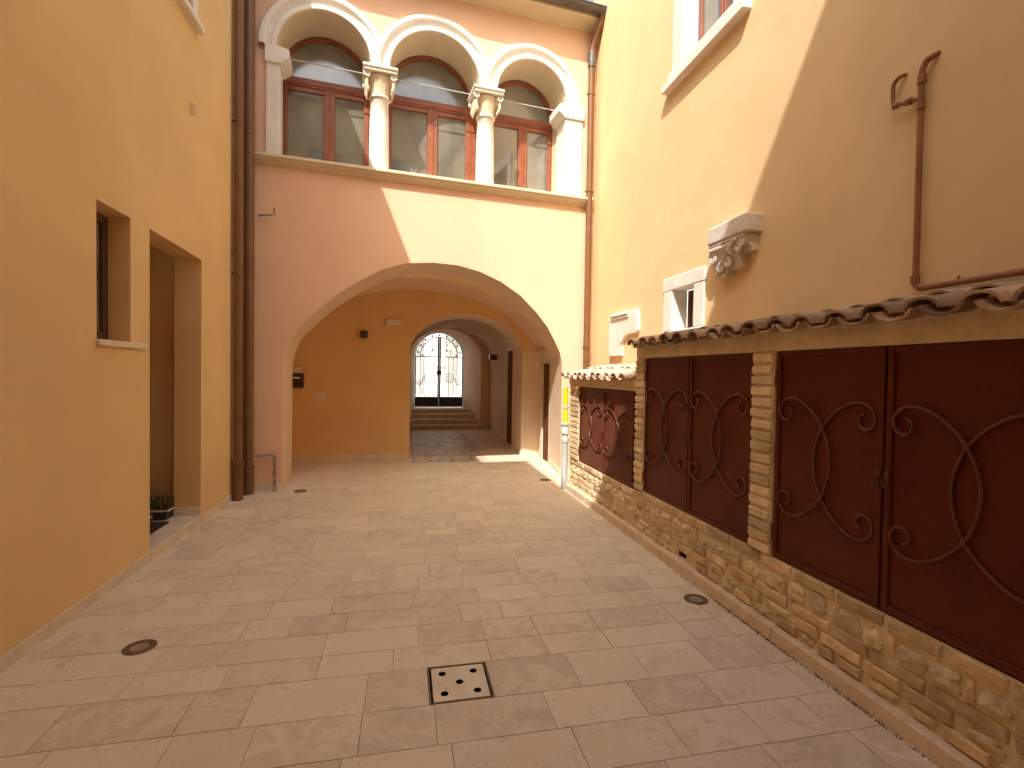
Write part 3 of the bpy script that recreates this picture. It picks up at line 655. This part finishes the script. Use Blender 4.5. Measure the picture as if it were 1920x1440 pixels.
def scroll_path(y, z, sgn, x):
    """bar bulging towards -sgn*y whose ends curl back into spirals"""
    def half(up):
        p = Vector((0, 0)); th = 0; ds = .006; out = [(0, 0)]; s = 0
        while s < .80:
            k_ = 1/.36 if s < .36 else 1/.36+5*((s-.36)/.12)**1.35
            th += k_*ds; p = p+Vector((sin(th), cos(th)))*ds; out.append((p.x, p.y)); s += ds
        return [(x, y+sgn*(a-.0), z+up*b_) for a, b_ in out]
    a = half(1); b_ = half(-1); return list(reversed(b_))[:-1]+a
def cabinet_door(parent, y0, y1, z0, z1, handle_side, hinge=True):
    q = MB(); x = XF+.012
    q.box(x-.001, x+.02, y0+.004, y1-.004, z0, z1)
    q.box(x-.013, x-.001, y0+.004, y0+.036, z0, z1, .003); q.box(x-.013, x-.001, y1-.036, y1-.004, z0, z1, .003)
    q.box(x-.012, x-.001, y0+.036, y1-.036, z1-.034, z1, .003); q.box(x-.012, x-.001, y0+.036, y1-.036, z0, z0+.034, .003)
    d = q.build('door', 'maroon', parent)
    q = MB(); yc = (y0+y1)/2; zc = z0+(z1-z0)*.505; sc = (z1-z0)/1.235
    for s_ in (1, -1):
        P = scroll_path(0, 0, s_, 0); q = MB()
        q.tube([(x-.010-(.006 if s_ > 0 else 0), yc-s_*.055+b_*(y1-y0)/.72, zc+c*sc) for _, b_, c in P], .007, 8)
        if s_ > 0:
            for zz in (zc-.195*sc, zc+.195*sc): q.tube([(x-.004, yc, zz), (x-.021, yc, zz), (x-.024, yc, zz)], lambda u: .012 if u < .9 else .006, 10)
        q.build('scroll', 'iron', d)
    hy = y0+.02 if handle_side < 0 else y1-.02
    q = MB(); q.box(x-.024, x-.012, hy-.012, hy+.012, zc-.05, zc+.03, .004); q.tube([(x-.025, hy, zc-.01), (x-.04, hy, zc-.01), (x-.042, hy, zc-.04)], .006, 8); q.build('handle', 'iron', d)
    oy = y1-.006 if handle_side < 0 else y0+.006
    if hinge:
        for zz in (z0+.14, z1-.16):
            q = MB(); q.tube([(x-.014, oy, zz-.05), (x-.014, oy, zz+.05)], .010, 10); q.build('hinge', 'iron', d)
def tiles(mb, mm, y0, y1, xa, za, xb, zb, pitch=.207, r=.088, rows=2):
    """barrel tiles: hanging pans and covers laid over them, two overlapping courses"""
    n = round((y1-y0)/pitch); L = sqrt((xb-xa)**2+(zb-za)**2); th = .015
    ux, uz = (xb-xa)/L, (zb-za)/L; nx, nz = -uz, ux
    def half(yc, s0, s1, ra, rb, lift, convex, squash):
        mb.newtone(); rings = []
        yj, lj = rnd.uniform(-.008, .008), rnd.uniform(-.02, .016); yk, zk = rnd.uniform(-.012, .012), rnd.uniform(-.006, .006)
        for s, rr in ((s0+lj, ra), ((s0+s1)/2, (ra+rb)/2), (s1, rb)):
            o = []; inn = []; w2 = (s-s0)/(s1-s0)
            for i in range(11):
                a = pi*i/10*.94+.03*pi
                for lst, q in ((o, rr), (inn, rr-th)):
                    c = cos(a)*q; h = sin(a)*q*squash*(1 if convex else -1)+lift
                    lst.append((xa+ux*s+nx*h, yc+yj+yk*w2+c, za+uz*s+nz*h+zk*(1-w2)))
            rings.append(o+list(reversed(inn)))
        mb.loft(rings, True, True, True)
    for i in range(n+1):
        yc = y0+pitch*i
        for k_ in range(rows):
            s0 = k_*L/rows*.97; s1 = min(L, s0+L/rows*1.22)
            if i < n: half(yc+pitch/2, s0-.01, s1, r+.002-.0*k_, r-.010, .030+.012*k_+.05, False, .62)
            half(yc, s0+.0, s1, r-.006, r-.016, .052+.014*k_, True, .72)
    # mortar bed under the covers
    pts = []
    for i in range(n*8+1):
        y = y0-.03+(y1-y0+.06)*i/(n*8); u = ((y-y0)/pitch) % 1.0
        pts.append((y, .055*abs(cos(u*pi))**1.3-.004))
    A = [(XF-.009, y, za+h+.052) for y, h in pts]; B = [(XF-.009, y, za-.05) for y, h in pts]; C = [(xb, y, zb+.02) for y, h in pts]
    mm.loft([B, A, C], False, False)

K = thing('meter_cabinet', 'long tall brick meter cupboard with maroon doors and a dark tiled roof', 'cabinet', (XF, 2.6, 0))
HO = (3.54, 3.625, .092, .142)
mm, bb, pb, rr, tt = MB(), MB(), MB(), MB(), MB()
masonry(mm, bb, rr, .62, 4.44, .07, .47, HO); base_courses(.64, 4.43, .468, bb, rr, HO)
for y0, y1 in ((.95, 1.19), (2.605, 2.80), (4.275, 4.44)):
    mm.box(XF-.004, XF+.03, y0+.002, y1-.002, .47, 1.70); pb = MB(); pier(pb, y0, y1, .47, 1.70); pb.build('pier', 'palebrick', K)
mm.absorb(bb, 'brick').absorb(rr, 'rubble').build('brick_base', 'mortar', K)
q = MB(); q.quad((XF+.05, HO[0]-.05, HO[2]-.03), (XF+.05, HO[1]+.05, HO[2]-.03), (XF+.05, HO[1]+.05, HO[3]+.03), (XF+.05, HO[0]-.05, HO[3]+.03)); q.build('drain_hole', 'hole', K)  # dark sheet behind the opening, painted as its inner shade
q = MB(); q.box(XF-.012, XF+.03, .62, 4.44, 1.702, 1.85, .008); q.box(XF+.03, XR, 4.40, 4.44, .0, 1.86); q.box(XF+.03, XR, .62, .66, 0, 1.86); q.box(XF+.012, XF+.034, 2.6, 2.61, .47, 1.7)
q.add([(XF+.03, 4.44, 1.86), (XR, 4.44, 1.86), (XR, 4.44, 1.93), (XF+.03, 4.40, 1.86), (XR, 4.40, 1.86), (XR, 4.40, 1.93)], [(0, 1, 2), (3, 4, 5), (0, 2, 5, 3)]); q.build('lintel', 'mortar', K)
tb = MB(); tiles(tt, tb, .64, 4.40, 2.075, 1.775, XR, 1.895); tt.build('tile_roof', 'tile', K, 50); tb.build('roof_mortar', 'mortar', K)
cabinet_door(K, 1.20, 1.899, .478, 1.70, 1); cabinet_door(K, 1.903, 2.600, .478, 1.70, -1)
cabinet_door(K, 2.803, 3.534, .472, 1.70, 1); cabinet_door(K, 3.538, 4.272, .472, 1.70, -1)
K2 = thing('low_meter_cabinet', 'lower sunlit brick cupboard beside the yellow gas pipe, with pale tiles', 'cabinet', (XF, 5.4, 0))
mm, bb, pb, rr, tt = MB(), MB(), MB(), MB(), MB()
masonry(mm, bb, rr, 4.444, 6.38, .07, .44); base_courses(4.46, 6.37, .438, bb, rr)
mm.box(XF-.004, XF+.03, 6.04, 6.38, .44, 1.40); pier(pb, 6.04, 6.38, .44, 1.40)
mm.absorb(bb, 'palebrick').absorb(rr, 'rubble').build('brick_base', 'mortar', K2); pb.build('pier', 'palebrick', K2)
q = MB(); q.box(XF-.012, XF+.03, 4.444, 6.40, 1.39, 1.51, .008); q.box(XF+.03, XR, 6.36, 6.395, 0, 1.5); q.build('lintel', 'mortar', K2)
tb = MB(); tiles(tt, tb, 4.53, 6.40, 2.075, 1.46, XR, 1.575); tt.build('tile_roof', 'paletile', K2, 50); tb.build('roof_mortar', 'mortar', K2)
cabinet_door(K2, 4.50, 5.262, .445, 1.385, 1); cabinet_door(K2, 5.266, 6.03, .445, 1.385, -1)

# ============================================================ PIPES
def bracket(mb, x, y, z, r, ax):
    mb.lathe([(r+.0005, z-.012), (r+.006, z-.012), (r+.006, z+.012), (r+.0005, z+.012)], x, y, 20)
    mb.box(*((min(x+ax[0]*r, x+ax[0]*(r+.05)), max(x+ax[0]*r, x+ax[0]*(r+.05)), y-.01, y+.01) if ax[0] else (x-.01, x+.01, min(y+ax[1]*r, y+ax[1]*(r+.05)), max(y+ax[1]*r, y+ax[1]*(r+.05)))), z-.01, z+.01)
def downpipe(label, x, y, r, sleeve, ztop, ax, group):
    T = thing('downpipe', label, 'downpipe', (x, y, 0), group)
    q = MB(); q.lathe([(r, sleeve), (r, ztop)], x, y, 24); q.build('pipe', 'copper', T)
    q = MB(); q.lathe([(r+.007, -.01), (r+.007, sleeve), (r+.013, sleeve+.01), (r+.013, sleeve+.05), (r, sleeve+.055)], x, y, 24); q.build('sleeve', 'copper', T)
    for z in (2.65, 4.4, 6.2):
        q = MB(); bracket(q, x, y, z, r, ax); q.lathe([(r+.0005, z+.2), (r+.004, z+.2), (r+.004, z+.27), (r+.0005, z+.27)], x, y, 24); q.build('clamp', 'copper', T)
    return T
downpipe('slimmer brown metal downpipe nearest the ochre wall', -1.915, 6.40, .050, .42, 7.5, (-1, 0), 'brown downpipes in the corner')
downpipe('thicker brown metal downpipe tucked into the corner behind the other', -1.895, 6.70, .064, .30, 7.5, (0, 1), 'brown downpipes in the corner')
q = MB(); q.tube([(-1.955, 6.57, -.01), (-1.955, 6.57, 7.4)], .013, 8); tag(q.build('cable_conduit', 'copper'), 'thin vertical conduit running between the two brown downpipes', 'conduit')
D = thing('downpipe', 'brown downpipe dropping from the eaves gutter in the sunny corner', 'downpipe', tuple(FW(4.54, -.085, 0)))
q = MB(FW); q.tube([(4.54, -.085, 0), (4.54, -.085, 6.36), (4.55, -.10, 6.48), (4.58, -.19, 6.63), (4.60, -.26, 6.74), (4.60, -.29, 6.82)], .048, 16); q.build('pipe', 'copper', D)
q = MB(FW); q.lathe([(.049, 6.15), (.058, 6.15), (.058, 6.36), (.049, 6.37)], 4.54, -.085, 18); q.build('collar', 'gutter', D)
for z in (1.95, 4.3, 5.75):
    q = MB(FW); q.lathe([(.0485, z-.012), (.055, z-.012), (.055, z+.012), (.0485, z+.012)], 4.54, -.085, 18); q.box(4.47, 4.61, -.095, -.075, z-.008, z+.008); q.box(4.53, 4.55, -.04, -.001, z-.008, z+.008); q.build('clamp', 'copper', D)
Gt = thing('roof_gutter', 'dark half round gutter along the gallery eaves', 'gutter', tuple(FW(2.2, -.30, 6.8)))
q = MB(FW); R0, R1 = .075, .068
rg = [(-.30+R0*cos(a), 6.87+R0*sin(a)) for a in [pi+pi*i/14 for i in range(15)]]+[(-.30+R1*cos(a), 6.87+R1*sin(a)) for a in [2*pi-pi*i/14 for i in range(15)]]
q.loft([[(s, t, z) for t, z in rg] for s in (-.15, 1.5, 3, 4.68)], True, True, True); q.tube([(-.15, -.377, 6.872), (4.68, -.377, 6.872)], .010, 8); q.build('trough', 'gutter', Gt)
for i in range(8):
    q = MB(FW); s = .2+.62*i; q.loft([[(s+e, -.30+(R0+.004)*cos(a), 6.87+(R0+.004)*sin(a)) for a in [pi+pi*j/10 for j in range(11)]] for e in (-.012, .012)], False, True); q.build('hanger', 'gutter', Gt)
# old pipe by the pillar, iron hook
q = MB(FW); q.tube([(.0, -.05, .455), (.19, -.05, .46), (.215, -.05, .45), (.222, -.05, .42), (.222, -.05, .0)], .013, 8)
for z in (.10, .22, .35, .42): q.lathe([(.014, z-.02), (.021, z-.018), (.021, z+.018), (.014, z+.02)], .222, -.05, 10)
q.lathe([(.03, -.005), (.03, .02), (.014, .03)], .222, -.05, 10); tag(q.build('water_pipe', 'rust'), 'rusty bent water pipe with flaking paint at the foot of the pillar', 'pipe')
q = MB(FW); q.tube([(.02, .02, 3.455), (.03, -.05, 3.455), (.17, -.06, 3.47), (.20, -.06, 3.475), (.205, -.06, 3.49), (.205, -.06, 3.56)], .010, 8); q.lathe([(.001, 3.45), (.018, 3.452), (.018, 3.462), (.001, 3.464)], .10, -.055, 8); tag(q.build('iron_hook', 'rust'), 'small rusty hooked rod sticking out of the salmon wall beside the downpipes', 'hook')
# gas riser
T = thing('gas_riser', 'grey and yellow gas riser pipe against the end of the low cupboard', 'gas pipe', (2.10, 6.41, 0))
q = MB(); q.lathe([(.042, -.01), (.042, .62), (.052, .63), (.052, .68), (.042, .69), (.042, .74), (.056, .745), (.056, .80), (.05, .81), (.05, .86), (.062, .862), (.062, .885), (.03, .89)], 2.10, 6.41, 20); q.build('grey_sleeve', 'grey', T)
q = MB(); q.lathe([(.030, .86), (.030, 1.08)], 2.10, 6.41, 18); q.lathe([(.030, 1.12), (.030, 1.36)], 2.10, 6.41, 18); q.build('yellow_pipe', 'yellowpaint', T)
q = MB(); q.lathe([(.0305, 1.08), (.037, 1.085), (.037, 1.115), (.0305, 1.12)], 2.10, 6.41, 18); q.box(2.10, 2.17, 6.40, 6.42, 1.09, 1.11); q.build('clamp', 'grey', T)
# gas pipe on the yellow wall
T = thing('gas_pipe', 'brown copper gas pipe with a hooked branch climbing the shaded yellow wall', 'gas pipe', (XR-.035, 2.27, 2.0))
q = MB(); X = XR-.035
def bend(pts, r=.04, n=6):
    P = [Vector(p) for p in pts]; out = [P[0]]
    for a, b_, c in zip(P[:-2], P[1:-1], P[2:]):
        d0 = (a-b_).normalized(); d1 = (c-b_).normalized()
        for i in range(n+1):
            u = i/n; out.append((b_+d0*r)*(1-u)**2+b_*2*u*(1-u)+(b_+d1*r)*u*u)
    out.append(P[-1]); return [tuple(p) for p in out]
q.tube(bend([(X, .5, 2.055), (X, 2.272, 2.048), (X, 2.277, 3.27), (X+.005, 2.225, 3.31), (XR+.02, 2.215, 3.315)], .045), .0165, 12); q.build('pipe', 'gaspipe', T)
q = MB(); q.tube(bend([(X, 2.277, 3.10), (X, 2.44, 3.135), (X, 2.445, 3.27), (X+.01, 2.40, 3.30), (XR+.02, 2.395, 3.30)], .03), .0115, 10); q.build('branch', 'gaspipe', T)
q = MB()
for z in (2.10, 3.06, 3.20): q = MB(); q.lathe([(.017, z-.025), (.023, z-.022), (.023, z+.022), (.017, z+.025)], X, 2.275, 12); q.build('fitting', 'gaspipe', T)
for pth, r_ in (([(X, 2.33, 3.112), (X, 2.36, 3.118)], .02), ([(X, 2.41, 3.128), (X, 2.435, 3.134)], .017), ([(X, 2.05, 2.049), (X, 2.05, 2.082)], .007)): q = MB(); q.tube(pth, r_, 10); q.build('fitting', 'gaspipe', T)

# ============================================================ CARVED STONES ON THE YELLOW WALL
T = thing('carved_bracket', 'carved white stone bracket fragment set into the yellow wall above the tiles', 'stone bracket', (XR, 3.83, 2.6))
q = MB(); q.box(XR-.155, XR+.02, 3.56, 4.09, 2.715, 2.865, .012); q.box(XR-.145, XR+.02, 3.60, 4.08, 2.69, 2.713, .006); q.build('block', 'relief', T)
q = MB()
# three stepped consoles leaning back to the wall
for (ya, yb_, zt, zb_, p0_, p1_) in ((3.90, 4.09, 2.69, 2.43, .14, .06), (3.72, 3.90, 2.69, 2.47, .135, .05), (3.60, 3.72, 2.69, 2.58, .13, .06)):
    o = [(XR+.02, zt), (XR-p0_, zt), (XR-p0_*1.02, zt-.03), (XR-p0_*.8, zt-.05), (XR-(p0_+p1_)/2, (zt+zb_)/2), (XR-p1_*1.1, zb_+.03), (XR-p1_, zb_), (XR+.02, zb_)]
    q.prism(o, lambda a, b_: (a, ya+.004, b_), lambda a, b_: (a, yb_-.004, b_))
for (cy, cz, r) in ((4.05, 2.60, .06), (3.86, 2.53, .05), (3.70, 2.62, .045), (3.97, 2.50, .045), (3.64, 2.645, .03), (3.80, 2.62, .04)):
    q.tube([(XR-.13+.25*(2.69-cz)*.8, cy+(r*(1-.03*i))*cos(i*.5), cz+(r*(1-.03*i))*sin(i*.5)) for i in range(26)], .013, 7)
q.tube([(XR-.07, 4.06, 2.44), (XR-.11, 3.9, 2.57), (XR-.145, 3.70, 2.69)], .014, 8); q.tube([(XR-.06, 4.02, 2.44), (XR-.07, 3.92, 2.43)], .02, 8)
q.build('carving', 'relief', T, 45)
T = thing('carved_fragment', 'white carved stone fragment like a broken corner above the low cupboard', 'stone fragment', (XR, 6.1, 2.05))
q = MB(); o = [(6.53, 1.80), (6.53, 2.335), (6.49, 2.36), (5.75, 2.36), (5.70, 2.30), (5.68, 2.10), (5.72, 2.07), (5.95, 2.07)]+[(5.95+.20*sin(a)-.0, 1.87+.20*cos(a)) for a in [pi/2*0+.0, .4, .8, 1.2, pi/2]]+[(6.15, 1.80)]
q.prism(o, lambda a, b_: (XR-.045, a, b_), lambda a, b_: (XR+.01, a, b_)); q.build('slab', 'stone', T)
q = MB(); q.box(XR-.075, XR-.045, 5.92, 6.46, 2.315, 2.345, .006); q.box(XR-.065, XR-.045, 5.92, 6.44, 2.285, 2.31, .006)
for i in range(13): q.lathe([(.001, 1.83+.037*i-.014), (.013, 1.83+.037*i), (.001, 1.83+.037*i+.014)], XR-.05, 6.505, 8)
q.tube([(XR-.05, 6.14+.045*(1-.03*i)*cos(i*.45), 2.0+.045*(1-.03*i)*sin(i*.45)) for i in range(24)], .009, 6)
q.build('relief', 'stone', T, 45)

# ============================================================ SMALL FITTINGS
def wallbox(name, label, cat, x, z, w_, h_, d_, mat, extra=None):
    T = thing(name, label, cat, (x, 9.13, z)); q = MB(); q.box(x-w_/2, x+w_/2, 9.13-d_, 9.13, z-h_/2, z+h_/2, .008); q.build('body', mat, T); return T
T = wallbox('light_switch', 'white double light switch plate low on the yellow back wall', 'switch', -1.43, 1.10, .135, .095, .012, 'plastic')
for dx in (-.024, .024):
    q = MB(); q.box(-1.43+dx-.02, -1.43+dx+.02, 9.112, 9.119, 1.07, 1.13, .003); q.build('rocker', 'plastic', T)
T = wallbox('wall_lamp', 'small dark cube lamp on the yellow back wall of the vault', 'lamp', -.714, 2.177, .12, .12, .11, 'darkbox')
q = MB(); q.box(-.76, -.668, 9.045, 9.105, 2.108, 2.116); q.build('diffuser', 'lens', T)
T = wallbox('emergency_light', 'flat white emergency light box above the inner arch', 'emergency light', -.215, 2.405, .26, .105, .05, 'plastic')
q = MB(); q.box(-.325, -.105, 9.072, 9.08, 2.37, 2.44, .004); q.build('diffuser', 'plastic', T)
T = wallbox('intercom_panel', 'dark letterbox panel with tan top beside the left pillar inside the vault', 'intercom', -1.80, 1.36, .20, .25, .06, 'darkbox')
q = MB(); q.box(-1.895, -1.705, 9.075, 9.13, 1.486, 1.60, .006); q.build('tan_cover', 'kerb', T)
q = MB(); q.box(-1.86, -1.75, 9.064, 9.07, 1.39, 1.42); q.build('slot', 'plastic', T)
T = thing('wall_lamp', 'dark cube lamp with pale edge on the right wall near the steps', 'lamp', (2.2, 12.6, 1.93))
q = MB(); q.box(2.09, 2.26, 12.5, 12.7, 1.86, 2.0, .01); q.build('body', 'darkbox', T); q = MB(); q.box(2.075, 2.09, 12.52, 12.68, 1.88, 1.98); q.build('diffuser', 'plastic', T)
T = thing('light_switch', 'small white switch plate on the passage wall beside the second door', 'switch', (2.26, 11.7, 1.05))
q = MB(); q.box(2.245, 2.26, 11.66, 11.76, .98, 1.12, .004); q.build('body', 'plastic', T); q = MB(); q.box(2.238, 2.245, 11.69, 11.73, 1.0, 1.1, .003); q.build('rocker', 'plastic', T)
# drain cover
T = thing('drain_cover', 'square stone drain cover with five round holes in the foreground paving', 'drain cover', (.28, 2.47, 0))
q = MB(); sq = [(.146, 2.337), (.416, 2.337), (.416, 2.605), (.146, 2.605)]
hl = [(.20, 2.39), (.36, 2.39), (.281, 2.471), (.20, 2.552), (.36, 2.552)]
q.poly(sq, [[(a+.0195*cos(2*pi*i/18), b_+.0195*sin(2*pi*i/18)) for i in range(18)] for a, b_ in hl], lambda a, b_: (a, b_, -.001))
for i in range(4):
    a, b_ = sq[i], sq[(i+1) % 4]; q.quad((*a, -.001), (*b_, -.001), (*b_, -.018), (*a, -.018))
q2 = MB()
for a, b_ in hl: q2.loft([[(a+.0195*cos(2*pi*i/18), b_+.0195*sin(2*pi*i/18), z) for i in range(18)] for z in (-.001, -.0215)], True, True)  # hole sides coloured near-black for shade instead of stone
q.absorb(q2, 'hole').build('stone_plate', 'base', T)
q = MB(); q.loft([[(.129, 2.321, z), (.432, 2.321, z), (.432, 2.619, z), (.129, 2.619, z)] for z in (-.006, -.12)], True, False); q.quad((.129, 2.321, -.12), (.432, 2.321, -.12), (.432, 2.619, -.12), (.129, 2.619, -.12)); q.build('pit', 'hole', T)
q = MB()
for a in ((.1305, .1355, 2.322, 2.618), (.4255, .4305, 2.322, 2.618), (.1355, .4255, 2.322, 2.327), (.1355, .4255, 2.613, 2.618)): q.box(*a, -.019, .0005)
q.build('frame', 'brass', T)
# recessed ground lights
def ground_light(name, label, x, y):
    T = thing(name, label, 'ground light', (x, y, 0), 'round ground lights in the paving')
    q = MB(); q.lathe([(.080, -.004), (.080, .004), (.076, .006), (.052, .006), (.050, .003)], x, y, 32); q.build('ring', 'brass', T)
    q = MB(); q.lathe([(.050, .002), (.030, .006), (.001, .0075)], x, y, 28); q.build('lens', 'lens', T); return T
L0 = ground_light('ground_light', 'round bronze ground light in the near left paving', -1.42, 3.098)
def copy_thing(o, loc, label):
    c = o.copy(); COL.objects.link(c); c.location = loc; c['label'] = label
    for ch in o.children: d = ch.copy(); COL.objects.link(d); d.parent = c
    return c
copy_thing(L0, (1.983, 3.092, 0), 'round bronze ground light in the paving beside the kerb of the tall cupboard')
copy_thing(L0, (-1.294, 6.76, 0), 'small looking far ground light in front of the left pillar')
copy_thing(L0, (2.0, 6.98, 0), 'far ground light near the grey gas riser and the right pillar')
# floor hatch slab
q = MB(); q.box(-.685, -.39, 6.675, 6.93, -.012, .0035, .003); tag(q.build('floor_hatch', 'base'), 'pale flush stone hatch slab with dark edges in front of the passage', 'hatch')

# moss and grit along the foot of the kerb
q = MB()
for i in range(900):
    y = rnd.choice((rnd.gauss(2.75, .22), rnd.gauss(2.0, .3), rnd.uniform(1.2, 5.0)))
    x = 2.108-abs(rnd.gauss(0, .010)); h = rnd.uniform(.002, .010); a = rnd.uniform(0, 2*pi); w_ = rnd.uniform(.002, .006); q.newtone()
    q.add([(x-w_*cos(a), y-w_*sin(a), -.001), (x+w_*cos(a), y+w_*sin(a), -.001), (x+rnd.uniform(-.004, .002), y+rnd.uniform(-.005, .005), h)], [(0, 1, 2)])
mo = q.build('moss', 'mossy'); mo['kind'] = 'stuff'; mo['label'] = 'dark moss and grit along the foot of the kerb'; mo['category'] = 'moss'
